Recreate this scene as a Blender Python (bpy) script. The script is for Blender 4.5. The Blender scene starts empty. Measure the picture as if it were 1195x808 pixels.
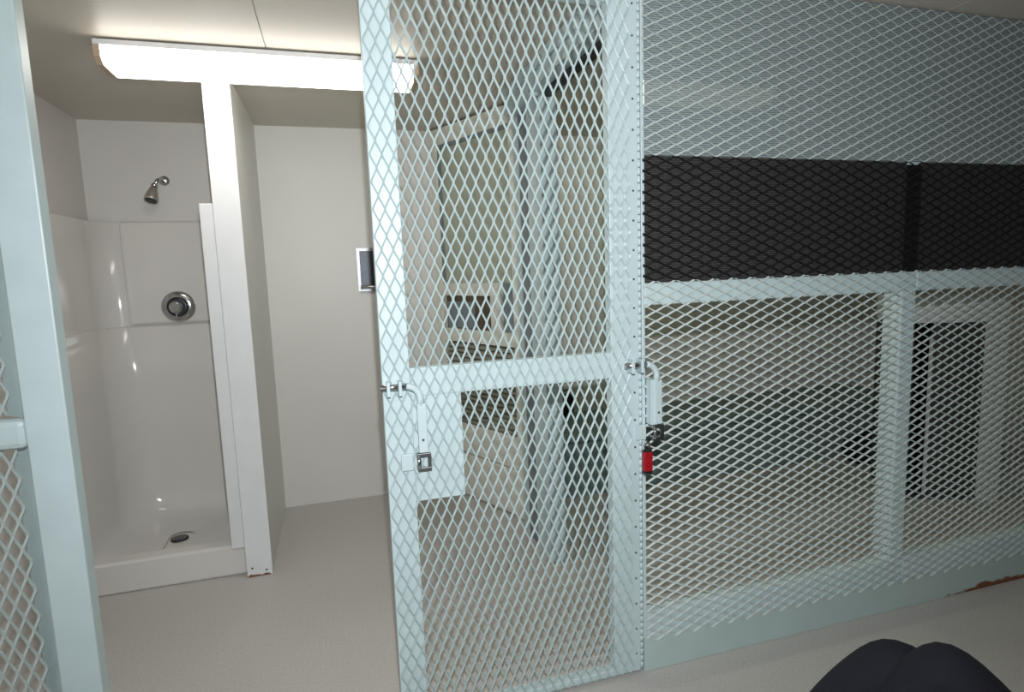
import bpy, bmesh, math, random
from mathutils import Vector, Matrix
random.seed(7)
S = bpy.context.scene
COL = S.collection

# ------------------------------------------------------------------ camera, light, exposure
CAM = Vector((0, 0, 1.45))
CX = Vector((0.95713052, -0.28772321, -0.03341439))
CU = Vector((0.06775042, 0.11021856, 0.99159556))
CF = Vector((0.28162217, 0.95135021, -0.12498691))
cd = bpy.data.cameras.new('camera'); cam = bpy.data.objects.new('camera', cd); COL.objects.link(cam)
cd.sensor_width = 36; cd.lens = 36 * 693.7 / 1195; cd.clip_start = 0.02
M = Matrix((CX, CU, -CF)).transposed().to_4x4(); M.translation = CAM
cam.matrix_world = M
S.camera = cam

W = bpy.data.worlds.new('world'); S.world = W; W.use_nodes = True
W.node_tree.nodes['Background'].inputs[0].default_value = (0.92, 0.95, 1.0, 1)
W.node_tree.nodes['Background'].inputs[1].default_value = 0.9

# the flash on top of the camera
fl = bpy.data.lights.new('camera_flash', 'SPOT'); fo = bpy.data.objects.new('camera_flash', fl); COL.objects.link(fo)
fl.energy = 165; fl.color = (0.95, 0.97, 1.0); fl.spot_size = math.radians(140); fl.spot_blend = 1.0; fl.shadow_soft_size = 0.012
FM = Matrix((CX, CU, -CF)).transposed().to_4x4(); FM.translation = CAM + CU * 0.20 + CX * 0.015
fo.matrix_world = FM

S.view_settings.view_transform = 'Standard'; S.view_settings.look = 'None'
S.view_settings.gamma = 1; S.view_settings.use_curve_mapping = False
S.view_settings.exposure = -0.12

H = 2.355          # ceiling height
YB = 3.92          # back wall
YF = 1.772         # cage front

# ------------------------------------------------------------------ materials
def srgb(r, g, b):
    f = lambda c: (c / 255 / 12.92) if c / 255 <= 0.04045 else ((c / 255 + 0.055) / 1.055) ** 2.4
    return (f(r), f(g), f(b), 1)

def mat(name, col, rough=0.5, metal=0.0, var=0.06, scale=6.0, bump=0.0, bscale=60.0, coat=0.0):
    m = bpy.data.materials.new(name); m.use_nodes = True
    nt = m.node_tree; b = nt.nodes['Principled BSDF']
    tc = nt.nodes.new('ShaderNodeTexCoord')
    n = nt.nodes.new('ShaderNodeTexNoise'); n.inputs['Scale'].default_value = scale; n.inputs['Detail'].default_value = 5
    nt.links.new(tc.outputs['Object'], n.inputs['Vector'])
    r = nt.nodes.new('ShaderNodeValToRGB')
    r.color_ramp.elements[0].position = 0.3; r.color_ramp.elements[1].position = 0.7
    r.color_ramp.elements[0].color = tuple(c * (1 - var) for c in col[:3]) + (1,)
    r.color_ramp.elements[1].color = tuple(min(1, c * (1 + var)) for c in col[:3]) + (1,)
    nt.links.new(n.outputs['Fac'], r.inputs['Fac']); nt.links.new(r.outputs['Color'], b.inputs['Base Color'])
    b.inputs['Roughness'].default_value = rough; b.inputs['Metallic'].default_value = metal
    if coat: b.inputs['Coat Weight'].default_value = coat; b.inputs['Coat Roughness'].default_value = 0.12
    if bump:
        n2 = nt.nodes.new('ShaderNodeTexNoise'); n2.inputs['Scale'].default_value = bscale; n2.inputs['Detail'].default_value = 3
        nt.links.new(tc.outputs['Object'], n2.inputs['Vector'])
        bp = nt.nodes.new('ShaderNodeBump'); bp.inputs['Strength'].default_value = bump; bp.inputs['Distance'].default_value = 0.004
        nt.links.new(n2.outputs['Fac'], bp.inputs['Height']); nt.links.new(bp.outputs['Normal'], b.inputs['Normal'])
    return m

MINT = mat('mint_paint', srgb(196, 214, 216), 0.40, var=0.04, scale=9, bump=0.12, bscale=45)
MESHM = mat('mint_mesh_paint', srgb(170, 188, 188), 0.34, var=0.04, scale=30)
MESHF = mat('pale_fence_mesh_paint', srgb(196, 208, 205), 0.4, var=0.04, scale=30)
BLACKM = mat('black_mesh_paint', srgb(22, 23, 26), 0.5, var=0.1, scale=30)
BLACKP = mat('black_paint', srgb(20, 20, 22), 0.5, var=0.1, scale=10)
WHITEW = mat('white_wall_board', srgb(222, 221, 216), 0.42, var=0.02, scale=2.5, bump=0.05, bscale=12)
WARMW = mat('warm_wall_board', srgb(216, 212, 208), 0.42, var=0.02, scale=2.5, bump=0.05, bscale=12)
CEIL = mat('ceiling_board', srgb(206, 199, 187), 0.45, var=0.02, scale=3, bump=0.05, bscale=30)
FIBER = mat('shower_gelcoat', srgb(224, 222, 218), 0.14, var=0.015, scale=3, coat=0.4)
TRIM = mat('white_trim', srgb(228, 230, 232), 0.4, var=0.02, scale=5)
CHROME = mat('chrome', srgb(190, 190, 192), 0.16, metal=1.0, var=0.04, scale=20)
STEEL = mat('brushed_steel', srgb(150, 152, 155), 0.35, metal=1.0, var=0.1, scale=40)
NICKEL = mat('worn_nickel', srgb(186, 180, 174), 0.4, metal=0.7, var=0.08, scale=60)
DARKST = mat('dark_steel', srgb(70, 72, 76), 0.35, metal=0.9, var=0.1, scale=40)
DOORW = mat('cream_door_paint', srgb(220, 220, 210), 0.45, var=0.03, scale=5)
DARKG = mat('dark_grey_paint', srgb(66, 68, 66), 0.5, var=0.08, scale=7)
VENTM = mat('vent_grey', srgb(146, 148, 134), 0.5, var=0.1, scale=15)
BROWN = mat('dark_brown_board', srgb(96, 84, 66), 0.6, var=0.25, scale=5)
BLUEG = mat('blue_grey_board', srgb(124, 134, 140), 0.5, var=0.05, scale=5)
VINYL = mat('dark_green_vinyl', srgb(112, 130, 126), 0.5, var=0.08, scale=5, bump=0.15, bscale=30)
BENCHM = mat('bench_board', srgb(120, 138, 135), 0.5, var=0.06, scale=5)
BLACKF = mat('black_fabric', srgb(17, 17, 19), 0.8, var=0.15, scale=30)
NAVY = mat('navy_uniform_cloth', srgb(12, 14, 26), 0.9, var=0.12, scale=18, bump=0.25, bscale=300)
SKIN = mat('skin', srgb(196, 150, 125), 0.55, var=0.05, scale=8)
RED = mat('red_plastic', srgb(160, 24, 34), 0.3, var=0.06, scale=20)
RUBBER = mat('black_rubber', srgb(30, 30, 30), 0.7)

def floor_mat():
    m = mat('speckled_vinyl', srgb(200, 197, 193), 0.45, var=0.02, scale=1.6)
    nt = m.node_tree; b = nt.nodes['Principled BSDF']
    base = b.inputs['Base Color'].links[0].from_socket
    tc = nt.nodes['Texture Coordinate']
    n = nt.nodes.new('ShaderNodeTexNoise'); n.inputs['Scale'].default_value = 110; n.inputs['Detail'].default_value = 6; n.inputs['Roughness'].default_value = 0.7
    nt.links.new(tc.outputs['Object'], n.inputs['Vector'])
    r = nt.nodes.new('ShaderNodeValToRGB'); r.color_ramp.elements[0].position = 0.34; r.color_ramp.elements[1].position = 0.62
    r.color_ramp.elements[0].color = srgb(178, 170, 162); r.color_ramp.elements[1].color = (1, 1, 1, 1)
    mx = nt.nodes.new('ShaderNodeMix'); mx.data_type = 'RGBA'; mx.blend_type = 'MULTIPLY'; mx.inputs[0].default_value = 0.32
    nt.links.new(n.outputs['Fac'], r.inputs['Fac']); nt.links.new(base, mx.inputs[6]); nt.links.new(r.outputs['Color'], mx.inputs[7])
    nt.links.new(mx.outputs[2], b.inputs['Base Color'])
    return m
FLOOR = floor_mat()

def rust_mat(name, col, lo, hi, axis, thr, zmax):
    """paint with rust blooms: between lo and hi on an axis, near the bottom edge"""
    m = mat(name, col, 0.36, var=0.03, scale=8)
    nt = m.node_tree; b = nt.nodes['Principled BSDF']
    base = b.inputs['Base Color'].links[0].from_socket
    g = nt.nodes.new('ShaderNodeNewGeometry'); sx = nt.nodes.new('ShaderNodeSeparateXYZ')
    nt.links.new(g.outputs['Position'], sx.inputs[0])
    def mr(sock, a, c, d, e):
        q = nt.nodes.new('ShaderNodeMapRange'); q.inputs[1].default_value = a; q.inputs[2].default_value = c
        q.inputs[3].default_value = d; q.inputs[4].default_value = e; nt.links.new(sock, q.inputs[0]); return q.outputs[0]
    def mul(a, c, op='MULTIPLY'):
        q = nt.nodes.new('ShaderNodeMath'); q.operation = op; nt.links.new(a, q.inputs[0])
        if isinstance(c, (int, float)): q.inputs[1].default_value = c
        else: nt.links.new(c, q.inputs[1])
        return q.outputs[0]
    n = nt.nodes.new('ShaderNodeTexNoise'); n.inputs['Scale'].default_value = 14; n.inputs['Detail'].default_value = 6
    nt.links.new(g.outputs['Position'], n.inputs['Vector'])
    k = mul(mul(mr(sx.outputs[axis], lo, lo + 0.3, 0.0, 1.0), mr(sx.outputs[2], zmax, 0, 0, 1.0)), n.outputs['Fac'])
    fac = mr(k, thr, thr + 0.08, 0, 1)
    r = nt.nodes.new('ShaderNodeMix'); r.data_type = 'RGBA'
    nt.links.new(fac, r.inputs[0]); nt.links.new(base, r.inputs[6]); r.inputs[7].default_value = srgb(122, 70, 34)
    nt.links.new(r.outputs[2], b.inputs['Base Color'])
    return m
KICK = rust_mat('kick_plate_paint', srgb(184, 204, 200), 2.25, 3, 0, 0.30, 0.075)
POSTM = rust_mat('partition_end_paint', srgb(232, 234, 236), -0.9, 3, 0, 0.44, 0.05)

def screen_mat(name, a, b_, trans):
    m = bpy.data.materials.new(name); m.use_nodes = True; nt = m.node_tree
    b = nt.nodes['Principled BSDF']; out = nt.nodes['Material Output']
    tc = nt.nodes.new('ShaderNodeTexCoord')
    w = nt.nodes.new('ShaderNodeTexWave'); w.wave_type = 'BANDS'; w.bands_direction = 'Z'
    w.inputs['Scale'].default_value = 46; w.inputs['Distortion'].default_value = 2.2; w.inputs['Detail'].default_value = 1.5; w.inputs['Detail Scale'].default_value = 3
    nt.links.new(tc.outputs['Object'], w.inputs['Vector'])
    r = nt.nodes.new('ShaderNodeValToRGB'); r.color_ramp.elements[0].color = a; r.color_ramp.elements[1].color = b_
    nt.links.new(w.outputs['Fac'], r.inputs['Fac']); nt.links.new(r.outputs['Color'], b.inputs['Base Color'])
    b.inputs['Roughness'].default_value = 0.45
    t = nt.nodes.new('ShaderNodeBsdfTransparent'); mx = nt.nodes.new('ShaderNodeMixShader'); mx.inputs[0].default_value = trans
    nt.links.new(b.outputs[0], mx.inputs[1]); nt.links.new(t.outputs[0], mx.inputs[2]); nt.links.new(mx.outputs[0], out.inputs['Surface'])
    return m
SCREEN = screen_mat('fine_mint_screen', srgb(100, 110, 113), srgb(166, 178, 178), 0.08)
SCREENB = screen_mat('fine_black_screen', srgb(26, 27, 29), srgb(84, 82, 82), 0.10)

def glass_mat():
    m = bpy.data.materials.new('frosted_pane'); m.use_nodes = True; nt = m.node_tree
    b = nt.nodes['Principled BSDF']; b.inputs['Base Color'].default_value = srgb(172, 178, 158); b.inputs['Roughness'].default_value = 0.25
    n = nt.nodes.new('ShaderNodeTexNoise'); n.inputs['Scale'].default_value = 3
    r = nt.nodes.new('ShaderNodeValToRGB'); r.color_ramp.elements[0].color = srgb(158, 168, 154); r.color_ramp.elements[1].color = srgb(186, 188, 168)
    nt.links.new(n.outputs['Fac'], r.inputs['Fac']); nt.links.new(r.outputs['Color'], b.inputs['Base Color'])
    return m
PANE = glass_mat()

def emis(name, col, st):
    m = bpy.data.materials.new(name); m.use_nodes = True; b = m.node_tree.nodes['Principled BSDF']
    b.inputs['Base Color'].default_value = (0.9, 0.9, 0.88, 1); b.inputs['Emission Color'].default_value = col
    b.inputs['Emission Strength'].default_value = st; b.inputs['Roughness'].default_value = 0.4
    return m
LENS = emis('lit_lens', (1.0, 0.95, 0.87, 1), 9.0)
LENSDIM = emis('dim_lens', (0.98, 1.0, 0.70, 1), 7.0)
CAPM = mat('lamp_end_cap', srgb(196, 172, 148), 0.5, var=0.04)

# ------------------------------------------------------------------ builders
def bm_box(bm, x0, x1, y0, y1, z0, z1, bev=0.0):
    v = [bm.verts.new((x, y, z)) for x in (x0, x1) for y in (y0, y1) for z in (z0, z1)]
    fs = [(0, 1, 3, 2), (4, 6, 7, 5), (0, 4, 5, 1), (2, 3, 7, 6), (0, 2, 6, 4), (1, 5, 7, 3)]
    F = [bm.faces.new([v[i] for i in f]) for f in fs]
    if bev:
        es = list({e for f in F for e in f.edges})
        bmesh.ops.bevel(bm, geom=es, offset=bev, segments=2, profile=0.5, affect='EDGES')
    return bm
def bm_tube(bm, pts, r, n=10, cap=True):
    pts = [Vector(p) for p in pts]; rr = r if isinstance(r, (list, tuple)) else [r] * len(pts)
    rings = []; prev = None
    for i, p in enumerate(pts):
        t = (pts[min(i + 1, len(pts) - 1)] - pts[max(i - 1, 0)]).normalized()
        if prev is None:
            a = t.orthogonal().normalized()
        else:
            a = (prev - t * prev.dot(t)).normalized()
        prev = a; b = t.cross(a)
        rings.append([bm.verts.new(p + (a * math.cos(2 * math.pi * k / n) + b * math.sin(2 * math.pi * k / n)) * rr[i]) for k in range(n)])
    for q, w in zip(rings, rings[1:]):
        for k in range(n):
            f = bm.faces.new((q[k], q[(k + 1) % n], w[(k + 1) % n], w[k])); f.smooth = True
    if cap:
        bm.faces.new(rings[0][::-1]); bm.faces.new(rings[-1])
    return bm
def bm_prism(bm, prof, axis, a0, a1):
    """closed 2-D profile extruded along an axis; prof in the two other axes, in order"""
    def P(u, v, a):
        return (a, u, v) if axis == 'x' else ((u, a, v) if axis == 'y' else (u, v, a))
    A = [bm.verts.new(P(u, v, a0)) for u, v in prof]; B = [bm.verts.new(P(u, v, a1)) for u, v in prof]
    n = len(prof)
    for i in range(n): bm.faces.new((A[i], A[(i + 1) % n], B[(i + 1) % n], B[i]))
    bm.faces.new(A[::-1]); bm.faces.new(B)
    return bm
def obj(name, bm, m, parent=None, origin=None, xf=None):
    if xf is not None: bmesh.ops.transform(bm, matrix=xf, verts=bm.verts)
    bmesh.ops.recalc_face_normals(bm, faces=bm.faces)
    o_ = Vector(parent['_o']) if parent is not None else Vector(origin or (0, 0, 0))
    bmesh.ops.translate(bm, vec=-o_, verts=bm.verts)
    me = bpy.data.meshes.new(name); bm.to_mesh(me); bm.free(); me.materials.append(m)
    o = bpy.data.objects.new(name, me); COL.objects.link(o)
    if parent is not None: o.parent = parent; o['_o'] = parent['_o']
    else: o.location = o_; o['_o'] = tuple(o_)
    return o
def bx(name, m, parent, x0, x1, y0, y1, z0, z1, bev=0.0, origin=None, xf=None):
    return obj(name, bm_box(bmesh.new(), x0, x1, y0, y1, z0, z1, bev), m, parent, origin, xf)
def tb(name, m, parent, pts, r, n=10, xf=None):
    return obj(name, bm_tube(bmesh.new(), pts, r, n), m, parent, xf=xf)
def thing(name, loc, label, cat, group=None):
    o = bpy.data.objects.new(name, None); COL.objects.link(o); o.location = loc; o['_o'] = tuple(loc)
    o.empty_display_size = 0.1
    tag(o, label, cat, group); return o
def tag(o, label, cat, group=None):
    o['label'] = label; o['category'] = cat
    if group: o['group'] = group
    return o
def struct(o, label=None):
    o['kind'] = 'structure'
    if label: o['label'] = label
    return o

def expanded(a0, a1, b0, b1, y, along, lwd=0.0762, swd=0.0338, w=0.0052, t=0.0032, tilt=0.0017, ph=0.0):
    """raised expanded metal: zigzag strands; along = axis of the long way ('x' or 'z'); a = x range, b = z range"""
    bm = bmesh.new()
    if along == 'z': u0, u1, v0, v1 = b0, b1, a0, a1
    else: u0, u1, v0, v1 = a0, a1, b0, b1
    n = int((v1 - v0) / (swd / 2)); hb = lwd * 0.055
    for i in range(n):
        vc = v0 + (i + 0.5) * swd / 2; amp = swd / 4 - w * 0.18; sgn = 1 if i % 2 else -1
        k0 = math.floor((u0 - ph) / (lwd / 2)); k1 = math.ceil((u1 - ph) / (lwd / 2)); P = []
        for k in range(k0, k1 + 1):
            s = sgn * (1 if k % 2 else -1); uc = ph + k * lwd / 2
            for du in (-hb, hb):
                u = uc + du
                P.append((u, vc + s * amp))
        # clip to the range
        Q = []
        for (ua, va), (ub, vb) in zip(P, P[1:]):
            if ub <= u0 or ua >= u1: continue
            if ua < u0: va = va + (vb - va) * (u0 - ua) / (ub - ua); ua = u0
            if ub > u1: vb = va + (vb - va) * (u1 - ua) / (ub - ua); ub = u1
            if not Q: Q.append((ua, va))
            Q.append((ub, vb))
        rings = []
        for u, v in Q:
            ww = w * 0.5 * 1.08
            pr = [(v - ww, y + tilt), (v + ww, y - tilt), (v + ww, y - tilt + t), (v - ww, y + tilt + t)]
            rings.append([bm.verts.new((vv, yy, u) if along == 'z' else (u, yy, vv)) for vv, yy in pr])
        for q, r in zip(rings, rings[1:]):
            for k in range(4): bm.faces.new((q[k], q[(k + 1) % 4], r[(k + 1) % 4], r[k]))
        if len(rings) > 1: bm.faces.new(rings[0][::-1]); bm.faces.new(rings[-1])
    return bm

# ------------------------------------------------------------------ the shell
struct(bx('floor', FLOOR, None, -3.4, 5.1, -1.2, 4.05, -0.06, 0.0), 'speckled pale vinyl floor')
ceil = struct(bx('ceiling', WARMW, None, -3.4, 5.1, -1.2, 4.05, H + 0.008, H + 0.06), 'cream ceiling of wide boards')
xs = [-3.4, -1.4085, -0.1885, 1.0315, 2.2515, 3.4715, 5.1]
for a, b in zip(xs, xs[1:]):
    bx('ceiling_panel', CEIL, ceil, a + 0.002, b - 0.002, -1.2, 2.741, H, H + 0.01)
for a, b in ((-1.6, 0.84), (0.84, 3.28), (3.28, 5.1)):
    bx('ceiling_panel', CEIL, ceil, a + 0.002, b - 0.002, 2.743, 4.05, H, H + 0.01)
# back wall in boards
wb = struct(bx('wall_back', WHITEW, None, -1.6, 5.1, YB + 0.008, YB + 0.07, 0, H + 0.008), 'white board wall at the back of the rooms')
xb = [-1.6, -0.44, 0.76, 1.96, 3.16, 5.1]
for a, b in zip(xb, xb[1:]):
    bx('wall_panel', WHITEW, wb, a + 0.001, b - 0.001, YB, YB + 0.009, 0, H)
struct(bx('wall_left', WARMW, None, -1.40, -1.285, 1.80, YB, 0, H), 'warm white wall left of the shower')
struct(bx('wall_right', WHITEW, None, 4.9, 5.0, -1.2, YB, 0, H), 'white wall at the right end')
struct(bx('wall_front', WHITEW, None, -3.4, 5.0, -1.2, -1.1, 0, H), 'white corridor wall facing the cage')
struct(bx('wall_corridor', WARMW, None, -3.4, -1.40, 1.80, 1.90, 0, H), 'warm white corridor wall beyond the left fence')
bb = struct(bx('baseboard_back', WHITEW, None, -0.383, 0.62, YB - 0.006, YB, 0, 0.012))

# partition between shower and wash room
pw = struct(bx('wall_partition', WHITEW, None, -0.49, -0.383, 3.045, YB, 0, H), 'white partition wall beside the shower')
pe = bx('end_trim', POSTM, pw, -0.497, -0.381, 3.022, 3.045, 0, H, 0.002)
pe['label'] = 'bright white end board of the partition'
for x, z in ((-0.472, 0.045), (-0.408, 0.028)):
    tb('screw', DARKST, pw, [(x, 3.0225, z), (x, 3.0195, z)], 0.0045, 8)

# ------------------------------------------------------------------ shower
sh = thing('shower_stall', (-0.89, 3.5, 0), 'off-white moulded shower stall with curb and stepped wall panels', 'shower')
X0, X1, Y0, Y1 = -1.281, -0.494, 3.07, YB - 0.003
def upath(off, r, n=10):
    a, b, y1 = X0 + off, X1 - off, Y1 - off
    P = [(a, Y0)] + [(a, Y0 + (y1 - r - Y0) * k / 4) for k in range(1, 4)]
    for k in range(n + 1):
        q = math.pi - math.pi / 2 * k / n; P.append((a + r + r * math.cos(q), y1 - r + r * math.sin(q)))
    r2 = 0.07
    for k in range(n + 1):
        q = math.pi / 2 - math.pi / 2 * k / n; P.append((b - r2 + r2 * math.cos(q), y1 - r2 + r2 * math.sin(q)))
    P.append((b, Y0)); return P
def loft(levels):
    bm = bmesh.new(); rings = [[bm.verts.new((x, y, z)) for x, y in upath(o, r)] for z, o, r in levels]
    for q, w in zip(rings, rings[1:]):
        for i in range(len(q) - 1):
            f = bm.faces.new((q[i], q[i + 1], w[i + 1], w[i])); f.smooth = True
    return bm
o = obj('upper_surround', loft([(1.800, 0.0, 0.12), (1.803, 0.004, 0.12), (1.801, 0.014, 0.12), (1.795, 0.018, 0.13), (1.30, 0.022, 0.13), (1.205, 0.024, 0.13)]), FIBER, sh)
o = obj('lower_surround', loft([(1.205, 0.012, 0.13), (1.208, 0.030, 0.135), (1.198, 0.038, 0.14), (0.9, 0.042, 0.17), (0.3, 0.05, 0.2), (0.2, 0.056, 0.2), (0.14, 0.072, 0.21), (0.105, 0.095, 0.22), (0.085, 0.13, 0.23), (0.073, 0.18, 0.22), (0.066, 0.25, 0.14), (0.0625, 0.33, 0.06)]), FIBER, sh)
bx('raised_panel', FIBER, sh, -1.125, -0.532, Y1 - 0.052, Y1 - 0.014, 1.215, 1.797, 0.016)
# pan
bm = bmesh.new(); ctr = Vector((-0.895, 3.50, 0.052)); rings = []
for s, dz in ((1.0, 0.012), (0.8, 0.011), (0.5, 0.009), (0.2, 0.004)):
    ring = []
    for (x, y) in [(X0, Y0 + 0.08), (X0, 3.5), (X0, Y1), (-0.9, Y1), (X1, Y1), (X1, 3.5), (X1, Y0 + 0.08), (-0.9, Y0 + 0.08)]:
        p = ctr + (Vector((x, y, 0)) - Vector((ctr.x, ctr.y, 0))) * s; ring.append(bm.verts.new((p.x, p.y, 0.052 + dz)))
    rings.append(ring)
for q, w in zip(rings, rings[1:]):
    for i in range(8):
        f = bm.faces.new((q[i], q[(i + 1) % 8], w[(i + 1) % 8], w[i])); f.smooth = True
bm.faces.new(rings[-1]); obj('shower_pan', bm, FIBER, sh)
bx('curb', FIBER, sh, X0, X1 - 0.006, Y0, Y0 + 0.09, 0, 0.155, 0.012)
bx('front_flange', TRIM, sh, -0.555, -0.498, 3.024, 3.048, 0.155, 1.80, 0.004)
bm = bmesh.new(); bm_tube(bm, [(-0.895, 3.5, 0.054), (-0.895, 3.5, 0.0635), (-0.895, 3.5, 0.0645)], [0.045, 0.043, 0.036], 24)
dr = obj('drain', bm, DARKST, sh); dr['label'] = 'round dark metal drain grate'
for k in range(5):
    bx('drain_bar', STEEL, dr, -0.895 + (k - 2) * 0.013 - 0.0025, -0.895 + (k - 2) * 0.013 + 0.0025, 3.475, 3.525, 0.064, 0.0665)

hd = thing('shower_fixture', (-0.885, YB, 2.03), 'chrome shower head on short bent arm above the stall', 'shower head')
tb('wall_flange', CHROME, hd, [(-0.885, YB - 0.001, 2.03), (-0.885, YB - 0.006, 2.03), (-0.885, YB - 0.012, 2.03)], [0.028, 0.026, 0.012], 18)
tb('arm', CHROME, hd, [(-0.885, YB, 2.03), (-0.888, YB - 0.05, 2.035), (-0.90, YB - 0.085, 2.02), (-0.91, YB - 0.10, 1.995)], 0.010, 12)
tb('ball_joint', CHROME, hd, [(-0.909, YB - 0.098, 1.998), (-0.912, YB - 0.104, 1.988), (-0.914, YB - 0.108, 1.978)], [0.011, 0.019, 0.013], 14)
tb('spray_head', NICKEL, hd, [(-0.914, YB - 0.108, 1.978), (-0.920, YB - 0.119, 1.95), (-0.927, YB - 0.134, 1.912), (-0.929, YB - 0.138, 1.902)], [0.017, 0.027, 0.036, 0.034], 20)
tb('spray_face', DARKST, hd, [(-0.929, YB - 0.138, 1.902), (-0.9295, YB - 0.139, 1.899)], [0.030, 0.028], 20)

yv = Y1 - 0.0525
vl = thing('shower_valve', (-0.865, yv, 1.31), 'round chrome shower valve with dark dial on the stall wall', 'valve')
tb('escutcheon', CHROME, vl, [(-0.865, yv, 1.31), (-0.865, yv - 0.006, 1.31), (-0.865, yv - 0.016, 1.31), (-0.865, yv - 0.020, 1.31)], [0.090, 0.089, 0.078, 0.06], 32)
tb('dial', DARKST, vl, [(-0.865, yv - 0.019, 1.31), (-0.865, yv - 0.032, 1.31), (-0.865, yv - 0.035, 1.31)], [0.058, 0.055, 0.045], 28)
kn = tb('knob', CHROME, vl, [(-0.865, yv - 0.034, 1.31), (-0.865, yv - 0.05, 1.31), (-0.865, yv - 0.075, 1.31), (-0.865, yv - 0.082, 1.31)], [0.026, 0.034, 0.034, 0.024], 20)
bx('pointer', CHROME, vl, -0.869, -0.861, yv - 0.07, yv - 0.03, 1.25, 1.30, 0.002)

# ------------------------------------------------------------------ ceiling lights
def wrap_light(x0, x1, yc, lit, label):
    t = thing('ceiling_light', ((x0 + x1) / 2, yc, H), label, 'light', 'ceiling strip lights')
    w = 0.105
    bx('housing', TRIM, t, x0, x1, yc - w, yc + w, H - 0.026, H - 0.006, 0.002)
    bx('mounting_spine', DARKG, t, x0 + 0.02, x1 - 0.02, yc - 0.05, yc + 0.05, H - 0.006, H - 0.0005)
    prof = [(yc - w + 0.004, H - 0.022), (yc - w + 0.002, H - 0.066), (yc - w + 0.03, H - 0.090), (yc + w - 0.03, H - 0.090), (yc + w - 0.002, H - 0.066), (yc + w - 0.004, H - 0.022)]
    obj('lens', bm_prism(bmesh.new(), prof, 'x', x0 + 0.022, x1 - 0.022), LENS if lit else LENSDIM, t)
    prof2 = [(yc + (u - yc) * 1.01, v - 0.001) for u, v in prof]
    for a, b in ((x0, x0 + 0.022), (x1 - 0.022, x1)):
        obj('end_cap', bm_prism(bmesh.new(), prof2, 'x', a, b), CAPM, t)
    return t
wrap_light(-0.785, 0.41, 2.742, True, 'lit fluorescent ceiling light with white wraparound lens by the shower')
wrap_light(1.40, 2.25, 2.742, False, 'faint strip light on the ceiling, seen through the grey upper fence screen')
# clip at the ceiling edge
ck = thing('ceiling_bracket', (0.105, 2.03, H), 'small white bracket with bolt on the ceiling beside gate top', 'bracket')
bx('plate', TRIM, ck, 0.065, 0.145, 2.00, 2.06, H - 0.012, H - 0.0003, 0.002)
tb('bolt', DARKST, ck, [(0.105, 2.03, H - 0.012), (0.105, 2.03, H - 0.03)], 0.009, 10)
bx('lip', TRIM, ck, 0.067, 0.143, 2.002, 2.008, H - 0.045, H - 0.012, 0.001)

# tissue dispenser on the back wall
td = thing('tissue_dispenser', (0.245, YB, 1.355), 'chrome recessed dispenser on white back wall beside the gate', 'dispenser')
def frame_ring(x0, x1, z0, z1, w, ya, yb):
    bm = bmesh.new()
    bm_box(bm, x0, x1, ya, yb, z0, z0 + w); bm_box(bm, x0, x1, ya, yb, z1 - w, z1)
    bm_box(bm, x0, x0 + w, ya, yb, z0 + w, z1 - w); bm_box(bm, x1 - w, x1, ya, yb, z0 + w, z1 - w); return bm
obj('frame', frame_ring(0.155, 0.335, 1.355, 1.625, 0.018, YB - 0.022, YB - 0.0005), STEEL, td)
bx('door', DARKST, td, 0.173, 0.317, YB - 0.016, YB - 0.001, 1.373, 1.607, 0.002)
tb('roller', CHROME, td, [(0.168, YB - 0.03, 1.38), (0.322, YB - 0.03, 1.38)], 0.012, 12)

# ------------------------------------------------------------------ right-hand partition: jamb, header, inner door
jp = struct(bx('wall_jamb', BLUEG, None, 0.955, 1.03, 2.83, 2.99, 0, H), 'blue-grey steel jamb in the cross wall')
bx('jamb_stop', MINT, jp, 0.945, 1.03, 2.64, 2.83, 0, 2.231, 0.002)
bx('jamb_gap', BLACKP, jp, 0.952, 1.02, 2.826, 2.842, 0, 2.30)
bx('jamb_return', MINT, jp, 0.965, 1.03, 2.99, 3.12, 0, H)
struct(bx('wall_cross', WHITEW, None, 1.0, 1.06, 3.12, YB, 0, H), 'white cross wall behind the inner door')
hd2 = struct(bx('trim_header', MINT, None, 0.90, 1.0, 1.83, 2.64, 2.245, H), 'pale header over the inner doorway')
bx('header_edge', BLACKP, hd2, 0.955, 1.0, 1.83, 2.64, 2.228, 2.245)
bx('conduit', MINT, hd2, 0.885, 0.90, 1.83, 3.02, H - 0.05, H - 0.001, 0.004)
bx('header_panel', MINT, hd2, 0.90, 1.0, 2.64, 3.02, 2.231, H)

HX, HY = 0.985, 3.14; d = Vector((0.64 - HX, 3.90 - HY, 0)).normalized(); nrm = Vector((d.y, -d.x, 0))  # nrm points to +x side
LX = Matrix(((d.x, nrm.x, 0, HX), (d.y, nrm.y, 0, HY), (0, 0, 1, 0), (0, 0, 0, 1)))
idr = thing('inner_door', (HX, HY, 0), 'cream inner door with frosted window, hatch and vent, seen through gate mesh', 'door')
def lb(name, m, u0, u1, z0, z1, ya=0.0, yb=0.04, bev=0.0, parent=idr):
    return bx(name, m, parent, u0, u1, ya, yb, z0, z1, bev, xf=LX)
ZT = H - 0.012
lb('stile', DOORW, 0.0, 0.058, 0.012, ZT); lb('stile', DOORW, 0.745, 0.825, 0.012, ZT)
lb('rail', DOORW, 0.058, 0.745, 2.245, ZT); lb('rail', DOORW, 0.17, 0.745, 1.31, 1.385); lb('rail', DOORW, 0.058, 0.745, 1.02, 1.10)
lb('rail', DOORW, 0.058, 0.745, 0.43, 0.495)
lb('mullion', DOORW, 0.175, 0.262, 1.10, 1.31)
wp = lb('window_pane', PANE, 0.058, 0.745, 1.385, 2.245, 0.018, 0.026)
for a in ((0.058, 0.745, 2.225, 2.245), (0.725, 0.745, 1.385, 2.225)):
    lb('glazing_bead', BLUEG, *a, 0.006, 0.018, parent=wp)
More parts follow.
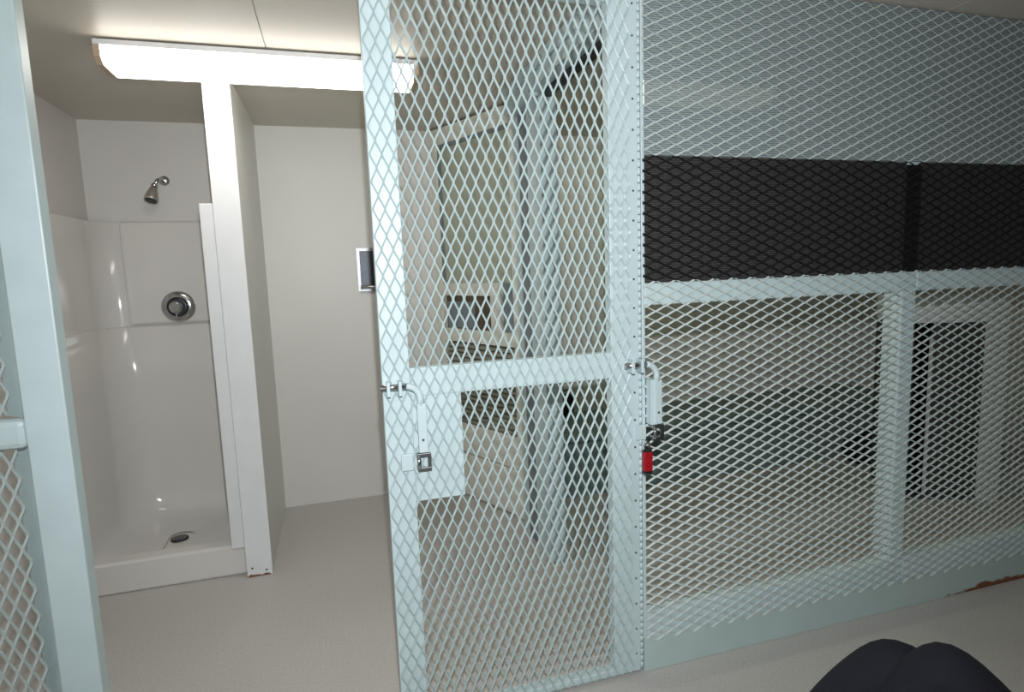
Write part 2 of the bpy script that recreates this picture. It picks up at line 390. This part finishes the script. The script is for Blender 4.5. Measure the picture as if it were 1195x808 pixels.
lb('side_pane', BLUEG, 0.058, 0.17, 1.10, 1.385, 0.02, 0.028)
hp = lb('hatch', BROWN, 0.262, 0.745, 1.10, 1.31, 0.028, 0.04)
lb('hatch_flap', BLUEG, 0.44, 0.72, 1.105, 1.27, 0.016, 0.027, 0.002, parent=hp)
vb_ = lb('vent_back', BROWN, 0.058, 0.745, 0.495, 1.02, 0.03, 0.04)
for k in range(17):
    z = 0.505 + k * 0.030
    bm = bmesh.new(); bm_prism(bm, [(0.006, z), (0.010, z - 0.002), (0.028, z + 0.018), (0.024, z + 0.020)], 'x', 0.06, 0.743)
    obj('vent_slat', bm, VENTM, vb_, xf=LX)
lb('lower_panel', DOORW, 0.058, 0.745, 0.012, 0.29, 0.008, 0.034, 0.004)
lb('lower_panel', DOORW, 0.058, 0.745, 0.297, 0.43, 0.008, 0.034, 0.004)
for z in (0.3, 1.25, 2.1):
    tb('hinge', STEEL, idr, [(-0.008, 0.02, z - 0.05), (-0.008, 0.02, z + 0.05)], 0.008, 8, xf=LX)

# ------------------------------------------------------------------ right cell furniture
bn = thing('bunk_bench', (2.6, 3.6, 0), 'long low bench with dark green pad along the back wall', 'bench')
bx('base', BENCHM, bn, 1.08, 4.05, 3.40, YB - 0.002, 0.0, 0.33, 0.004)
bx('top_board', BENCHM, bn, 1.08, 4.07, 3.36, YB - 0.002, 0.33, 0.36, 0.004)
bx('pad', VINYL, bn, 1.10, 4.05, 3.37, YB - 0.006, 0.36, 0.425, 0.018)

def blob(name, pts, m, parent=None, origin=None):
    bm = bmesh.new(); bmesh.ops.create_icosphere(bm, subdivisions=3, radius=1)
    for v in bm.verts:
        x, y, z = v.co; f = lambda c: math.copysign(abs(c) ** 0.6, c)
        k = 1 + 0.05 * math.sin(7 * x + 3 * y) + 0.04 * math.sin(9 * z + 5 * x)
        v.co = Vector((pts[0] + f(x) * pts[3] * k, pts[1] + f(y) * pts[4] * k, pts[2] + f(z) * pts[5] * (1 if z < 0 else k)))
    for f in bm.faces: f.smooth = True
    return obj(name, bm, m, parent, origin)
pc = thing('black_pouch', (1.50, 3.80, 0.425), 'small black pouch on the bench pad by the inner doorway', 'pouch')
blob('body', (1.50, 3.80, 0.505, 0.06, 0.035, 0.08), BLACKF, pc)
tb('strap', BLACKF, pc, [(1.46, 3.80, 0.57), (1.47, 3.79, 0.615), (1.52, 3.79, 0.615), (1.54, 3.80, 0.57)], 0.006, 6)
bg = thing('black_bag', (3.62, 3.25, 0), 'black bag with pale tag on the floor beside the bench end', 'bag')
blob('body', (3.62, 3.25, 0.10, 0.19, 0.10, 0.10), BLACKF, bg)
blob('flap', (3.67, 3.25, 0.19, 0.13, 0.08, 0.035), BLACKF, bg)
tb('handle', BLACKF, bg, [(3.54, 3.18, 0.20), (3.58, 3.16, 0.25), (3.68, 3.16, 0.25), (3.72, 3.18, 0.20)], 0.010, 8)
bx('tag', TRIM, bg, 3.52, 3.60, 3.140, 3.146, 0.10, 0.18, 0.001)

# white cabinet with dark door, turned a little
ca, cb = Vector((3.236, 2.633, 0)), Vector((3.59, 2.479, 0)); cdv = (cb - ca).normalized(); cn = Vector((-cdv.y, cdv.x, 0))
CXF = Matrix(((cdv.x, cn.x, 0, ca.x), (cdv.y, cn.y, 0, ca.y), (0, 0, 1, 0), (0, 0, 0, 1)))
cab = thing('floor_cabinet', tuple(ca), 'white floor cabinet with dark grey door ajar behind the right-hand fence', 'cabinet')
def cbx(name, m, *a, bev=0.0, parent=cab): return bx(name, m, parent, *a[:6], bev, xf=CXF)
cbx('side_panel', DARKG, -0.03, 0.0, 0.0, 0.40, 0.0, 1.07)
cbx('side_panel', TRIM, 0.385, 0.50, 0.0, 0.40, 0.0, 1.215)
cbx('top_panel', TRIM, -0.03, 0.385, 0.0, 0.40, 1.07, 1.215)
cbx('bottom_panel', DARKG, 0.0, 0.385, 0.01, 0.40, 0.0, 0.02)
cbx('back_panel', BLACKP, 0.0, 0.385, 0.385, 0.40, 0.02, 1.07)
cdr = cbx('door', DARKG, 0.105, 0.383, 0.012, 0.034, 0.025, 1.065, bev=0.002)
cbx('edge_strip', TRIM, 0.099, 0.105, 0.008, 0.034, 0.03, 0.98, parent=cdr)
cbx('lock', STEEL, 0.13, 0.16, 0.004, 0.012, 0.80, 0.84, parent=cdr)

# ------------------------------------------------------------------ latches
def latch(parent, x, z, y):
    """slide bolt pointing left, bent-down handle, hasp: x,z = bolt tip"""
    la = tb('slide_bolt', CHROME, parent, [(x, y, z), (x + 0.075, y, z)], 0.0095, 12)
    for k in (0.018, 0.052):
        bx('guide', MINT, la, x + k, x + k + 0.010, y - 0.014, YF, z - 0.026, z + 0.018, 0.002)
    hp_ = [(x + 0.075, y, z)] + [(x + 0.075 + 0.04 * math.sin(a), y, z - 0.04 + 0.04 * math.cos(a)) for a in [math.pi / 2 * k / 6 for k in range(1, 7)]] + [(x + 0.115, y, z - 0.06)]
    tb('bolt_handle', MINT, parent, hp_, 0.0105, 12)
    hb = bx('handle_bar', MINT, parent, x + 0.103, x + 0.130, y - 0.010, y + 0.006, z - 0.205, z - 0.055, 0.002)
    tb('rivet', STEEL, hb, [(x + 0.116, y - 0.009, z - 0.165), (x + 0.116, y - 0.012, z - 0.165)], 0.004, 8)
    hs = bx('hasp_plate', MINT, parent, x + 0.050, x + 0.085, YF - 0.012, YF, z - 0.262, z - 0.210, 0.002)
    tb('staple', CHROME, parent, [(x + 0.10, YF, z - 0.215), (x + 0.10, y - 0.012, z - 0.218), (x + 0.10, y - 0.018, z - 0.232), (x + 0.10, y - 0.012, z - 0.250), (x + 0.10, YF, z - 0.254)], 0.006, 8)
    eye = bmesh.new(); bm_box(eye, x + 0.098, x + 0.138, y - 0.008, y + 0.004, z - 0.262, z - 0.252, 0.001); bm_box(eye, x + 0.098, x + 0.138, y - 0.008, y + 0.004, z - 0.218, z - 0.208, 0.001)
    bm_box(eye, x + 0.128, x + 0.138, y - 0.008, y + 0.004, z - 0.252, z - 0.218)
    obj('handle_eye', eye, STEEL, parent)

# ------------------------------------------------------------------ the mesh gate
gt = thing('mesh_gate', (0.545, YF, 0), 'tall pale mint mesh gate with lock plate, standing between opening and fence', 'gate')
D0, D1 = 0.12, 0.968
bx('stile', MINT, gt, D0, D0 + 0.083, YF, YF + 0.04, 0.012, H - 0.02, 0.003)
bx('stile', MINT, gt, D1 - 0.103, D1, YF, YF + 0.04, 0.012, H - 0.02, 0.003)
bx('middle_rail', MINT, gt, D0 + 0.083, D1 - 0.103, YF, YF + 0.04, 1.085, 1.172, 0.003)
bx('bottom_rail', MINT, gt, D0 + 0.083, D1 - 0.103, YF, YF + 0.04, 0.012, 0.035, 0.003)
bx('top_rail', MINT, gt, D0 + 0.083, D1 - 0.103, YF, YF + 0.04, H - 0.09, H - 0.02, 0.003)
bx('lock_plate', MINT, gt, D0 + 0.083, 0.355, YF + 0.0005, YF + 0.008, 0.757, 1.085, 0.0)
mesh = obj('expanded_mesh', expanded(D0 + 0.004, D1 - 0.016, 0.014, H - 0.022, YF - 0.0046, 'z', w=0.0050), MESHM, gt)
mesh['label'] = 'upright diamond expanded metal'
bm = bmesh.new(); z = 0.02
while z < H - 0.03:
    bm_tube(bm, [(0.9725, YF + 0.002, z), (0.9725, YF + 0.002, z + 0.023)], 0.0055, 8); z += 0.025
hg = obj('piano_hinge', bm, MINT, gt)
for k in range(24):
    z = 0.08 + k * 0.095
    tb('rivet', STEEL, gt, [(0.950, YF + 0.001, z), (0.950, YF - 0.002, z)], 0.0035, 8)
latch(gt, 0.112, 1.122, YF - 0.022)

# ------------------------------------------------------------------ right fence
fr = thing('mesh_fence', (1.9, YF, 0), 'long mint mesh fence with black middle band right of the gate', 'fence')
F0, F1 = 0.98, 4.2
bx('post', MINT, fr, F0, F0 + 0.012, YF + 0.001, YF + 0.05, 0, H - 0.001, 0.002)
pm = bx('post', MINT, fr, 2.108, 2.178, YF + 0.006, YF + 0.088, 0.0, H - 0.001, 0.003)
bx('painted_band', BLACKP, pm, 2.1075, 2.1785, YF + 0.005, YF + 0.089, 1.396, 1.798).__setitem__('label', 'black painted section of the post')
bx('post', MINT, fr, 3.135, 3.19, YF + 0.006, YF + 0.095, 0.0, H - 0.001, 0.003)
for a, b in ((F0 + 0.012, 2.108), (2.178, 3.135), (3.19, F1)):
    bx('middle_rail', MINT, fr, a, b, YF + 0.002, YF + 0.05, 1.322, 1.395, 0.003)
    bx('bottom_rail', MINT, fr, a, b, YF + 0.002, YF + 0.05, 0.12, 0.225, 0.003)
    bx('top_rail', MINT, fr, a, b, YF + 0.002, YF + 0.05, H - 0.04, H - 0.001, 0.003)
bx('kick_plate', KICK, fr, F0, F1, YF - 0.001, YF + 0.006, 0.001, 0.132, 0.001)
z0 = 0.118; sw = 0.0338
zA = z0 + sw * round((1.393 - z0) / sw); zB = z0 + sw * round((1.798 - z0) / sw)
o = obj('expanded_mesh', expanded(F0 + 0.003, F1, z0, zA + 0.0005, YF - 0.006, 'x', w=0.0050, tilt=-0.0016), MESHF, fr); o['label'] = 'lower pale diamond mesh'
o = obj('expanded_mesh', expanded(F0 + 0.003, F1, zA, zB + 0.0005, YF - 0.006, 'x', w=0.0056, tilt=-0.0016), BLACKM, fr); o['label'] = 'black painted band of diamond mesh'
o = obj('expanded_mesh', expanded(F0 + 0.003, F1, zB, H - 0.004, YF - 0.006, 'x', w=0.0050, tilt=-0.0016), MESHF, fr); o['label'] = 'upper pale diamond mesh'
for a, b in ((F0 + 0.012, 2.108), (2.178, 3.135), (3.19, F1)):
    bx('fine_screen', SCREENB, fr, a, b, YF + 0.012, YF + 0.0135, 1.395, zB)
bx('fine_screen', SCREEN, fr, F0 + 0.012, F1, YF + 0.0005, YF + 0.0018, zB, H - 0.003)
latch(fr, 0.902, 1.128, YF - 0.030)
bx('latch_guard', MINT, fr, 0.993, 1.02, YF - 0.035, YF, 0.92, 1.075, 0.002)

pl = thing('padlock', (0.972, YF - 0.055, 0.77), 'small red padlock hanging from the fence latch', 'padlock')
bx('body', RED, pl, 0.951, 0.981, YF - 0.066, YF - 0.044, 0.772, 0.838, 0.003)
bx('base_cap', DARKST, pl, 0.952, 0.980, YF - 0.065, YF - 0.045, 0.764, 0.773, 0.002)
tb('shackle', CHROME, pl, [(0.957, YF - 0.055, 0.836), (0.957, YF - 0.055, 0.862), (0.961, YF - 0.055, 0.870), (0.966, YF - 0.055, 0.873), (0.971, YF - 0.055, 0.870), (0.975, YF - 0.055, 0.862), (0.975, YF - 0.055, 0.836)], 0.0032, 8)
bx('bumper', RUBBER, pl, 0.951, 0.981, YF - 0.064, YF - 0.046, 0.838, 0.843, 0.001)

# ------------------------------------------------------------------ left fence panel
lf = thing('side_fence', (-0.98, YF, 0), 'mint post and mesh panel at the left edge of the opening', 'fence')
bx('post', MINT, lf, -0.765, -0.672, YF - 0.022, YF + 0.03, 0, H - 0.001, 0.004)
bx('middle_rail', MINT, lf, -1.39, -0.765, YF - 0.022, YF + 0.02, 1.045, 1.122, 0.016)
for a, b in ((0.0, 1.05), (1.115, H - 0.002)):
    obj('flat_bar', bm_prism(bmesh.new(), [(-0.766, YF + 0.020), (-0.766, YF + 0.027), (-0.842, YF + 0.087), (-0.842, YF + 0.080)], 'z', a, b), MINT, lf)
bx('bottom_rail', MINT, lf, -1.39, -0.842, YF + 0.0, YF + 0.03, 0.0, 0.08, 0.003)
for a, b in ((0.02, 1.044), (1.125, H - 0.01)):
    obj('expanded_mesh', expanded(-1.39, -0.80, a, b, YF + 0.034, 'z', w=0.0074, t=0.006, tilt=0.002), MESHF, lf)

# ------------------------------------------------------------------ person sitting at the right, only the knees in view
def person():
    V, E, R = [], [], []
    def add(p, r, prev=None):
        V.append(p); R.append(r if isinstance(r, tuple) else (r, r))
        if prev is not None: E.append((prev, len(V) - 1))
        return len(V) - 1
    pel = add((1.455, 0.665, 0.20), (0.13, 0.11))
    ab = add((1.50, 0.62, 0.34), (0.13, 0.11), pel); ch = add((1.53, 0.59, 0.53), (0.15, 0.115), ab)
    nk0 = add((1.52, 0.60, 0.69), (0.075, 0.07), ch); nk = add((1.505, 0.615, 0.76), 0.052, nk0)
    hd_ = add((1.48, 0.635, 0.85), (0.078, 0.092), nk); tp = add((1.485, 0.63, 0.94), (0.07, 0.08), hd_)
    fwd = Vector((-0.83, 0.56, 0)); side = Vector((0.56, 0.83, 0))
    for s, knee, foot in ((1, (1.185, 0.985, 0.520), (0.93, 1.16, 0.06)), (-1, (1.218, 0.893, 0.576), (0.985, 1.01, 0.06))):
        hip = Vector((1.43, 0.69, 0.19)) + side * 0.09 * s; k = Vector(knee); f = Vector(foot)
        a = add(tuple(hip), 0.105, pel); b = add(tuple(hip.lerp(k, 0.5)), 0.098, a)
        b2 = add(tuple(hip.lerp(k, 0.85)), 0.082, b)
        c = add(tuple(k), 0.076, b2); d0 = add(tuple(k.lerp(f, 0.2)), 0.074, c); d_ = add(tuple(k.lerp(f, 0.5)), 0.068, d0); e = add(tuple(k.lerp(f, 0.9)), 0.055, d_)
        g = add(tuple(f + Vector((0, 0, -0.005))), 0.05, e); add(tuple(f + fwd * 0.16 + Vector((0, 0, -0.018))), (0.045, 0.036), g)
        sh_ = Vector((1.525, 0.595, 0.655)) + side * 0.19 * s
        i = add(tuple(sh_), 0.062, ch)
        el = sh_ + Vector((0.05, -0.02, -0.27)) + side * 0.05 * s; j = add(tuple(el), 0.045, i)
        wr = el + Vector((-0.07, 0.05, -0.22)); w_ = add(tuple(wr), 0.03, j)
        pa = wr + Vector((-0.03, 0.02, -0.07)); p_ = add(tuple(pa), (0.034, 0.018), w_)
        for q in range(4):
            base = pa + side * (q - 1.5) * 0.019
            t1 = add(tuple(base + Vector((-0.035, 0.023, -0.035))), 0.008, p_); add(tuple(base + fwd * (0.075 - 0.006 * abs(q - 1.2)) + Vector((0, 0, -0.045))), 0.007, t1)
        th = add(tuple(wr.lerp(pa, 0.5) - side * 0.035 * s + fwd * 0.015), 0.010, p_); add(tuple(wr.lerp(pa, 0.8) - side * 0.05 * s + fwd * 0.05), 0.008, th)
    me = bpy.data.meshes.new('person'); me.from_pydata(V, E, []); o = bpy.data.objects.new('person', me); COL.objects.link(o)
    sk = o.modifiers.new('skin', 'SKIN'); sk.use_smooth_shade = True
    for v, r in zip(me.skin_vertices[0].data, R): v.radius = r; v.use_root = False
    me.skin_vertices[0].data[0].use_root = True
    ss = o.modifiers.new('sub', 'SUBSURF'); ss.levels = 2; ss.render_levels = 2
    dg = bpy.context.evaluated_depsgraph_get(); me2 = bpy.data.meshes.new_from_object(o.evaluated_get(dg))
    org = Vector((1.455, 0.665, 0.0))
    for v in me2.vertices: v.co -= org
    o.modifiers.clear(); o.data = me2; bpy.data.meshes.remove(me); me2.name = 'person'; o.location = org
    me2.materials.clear(); me2.materials.append(NAVY); me2.materials.append(SKIN); me2.materials.append(BLACKF)
    for p in me2.polygons:
        c = p.center + org; p.use_smooth = True
        hand = c.z < 0.205 and c.x > 1.30 and (Vector((c.x - 1.455, c.y - 0.665, 0)).dot(side) ** 2) > 0.04
        p.material_index = 1 if (c.z > 0.745 or hand) else (2 if (c.z < 0.10 and c.x < 1.05) else 0)
    return o
pr = tag(person(), 'person in dark navy clothes sitting low, knees raised, at bottom right', 'person')
pr['_o'] = tuple(pr.location)
# hair and face
bm = bmesh.new(); bmesh.ops.create_icosphere(bm, subdivisions=3, radius=1)
hc = Vector((1.495, 0.62, 0.905)); f2 = Vector((-0.83, 0.56, 0)).normalized()
for v in list(bm.verts):
    if v.co.z < -0.1 and v.co.dot(f2) > -0.25: bm.verts.remove(v)
for v in bm.verts: v.co = hc + Vector((v.co.x * 0.092, v.co.y * 0.092, v.co.z * 0.105))
for f in bm.faces: f.smooth = True
obj('hair', bm, BLACKF, pr)
sd = Vector((0.56, 0.83, 0)); fc = Vector((1.482, 0.633, 0.865))
for q in (-1, 1):
    p = fc + f2 * 0.080 + sd * 0.032 * q + Vector((0, 0, 0.02)); tb('eye', BLACKF, pr, [p, p + f2 * 0.008], [0.009, 0.005], 8)
p = fc + f2 * 0.078; tb('nose', SKIN, pr, [p + Vector((0, 0, 0.012)), p + f2 * 0.022 - Vector((0, 0, 0.012)), p + f2 * 0.005 - Vector((0, 0, 0.026))], [0.008, 0.014, 0.008], 8)
p = fc + f2 * 0.080 - Vector((0, 0, 0.048)); tb('mouth', RED, pr, [p - sd * 0.02, p + f2 * 0.004, p + sd * 0.02], [0.003, 0.006, 0.003], 8)
fs = thing('low_stool', (1.49, 0.63, 0), 'low black step stool under the sitting person, bottom right', 'stool')
bx('seat', BLACKP, fs, 1.36, 1.62, 0.50, 0.76, 0.07, 0.095, 0.006)
for x in (1.39, 1.59):
    for y in (0.53, 0.73): bx('leg', BLACKP, fs, x - 0.015, x + 0.015, y - 0.015, y + 0.015, 0, 0.07)

for o in bpy.data.objects:
    if '_o' in o: del o['_o']
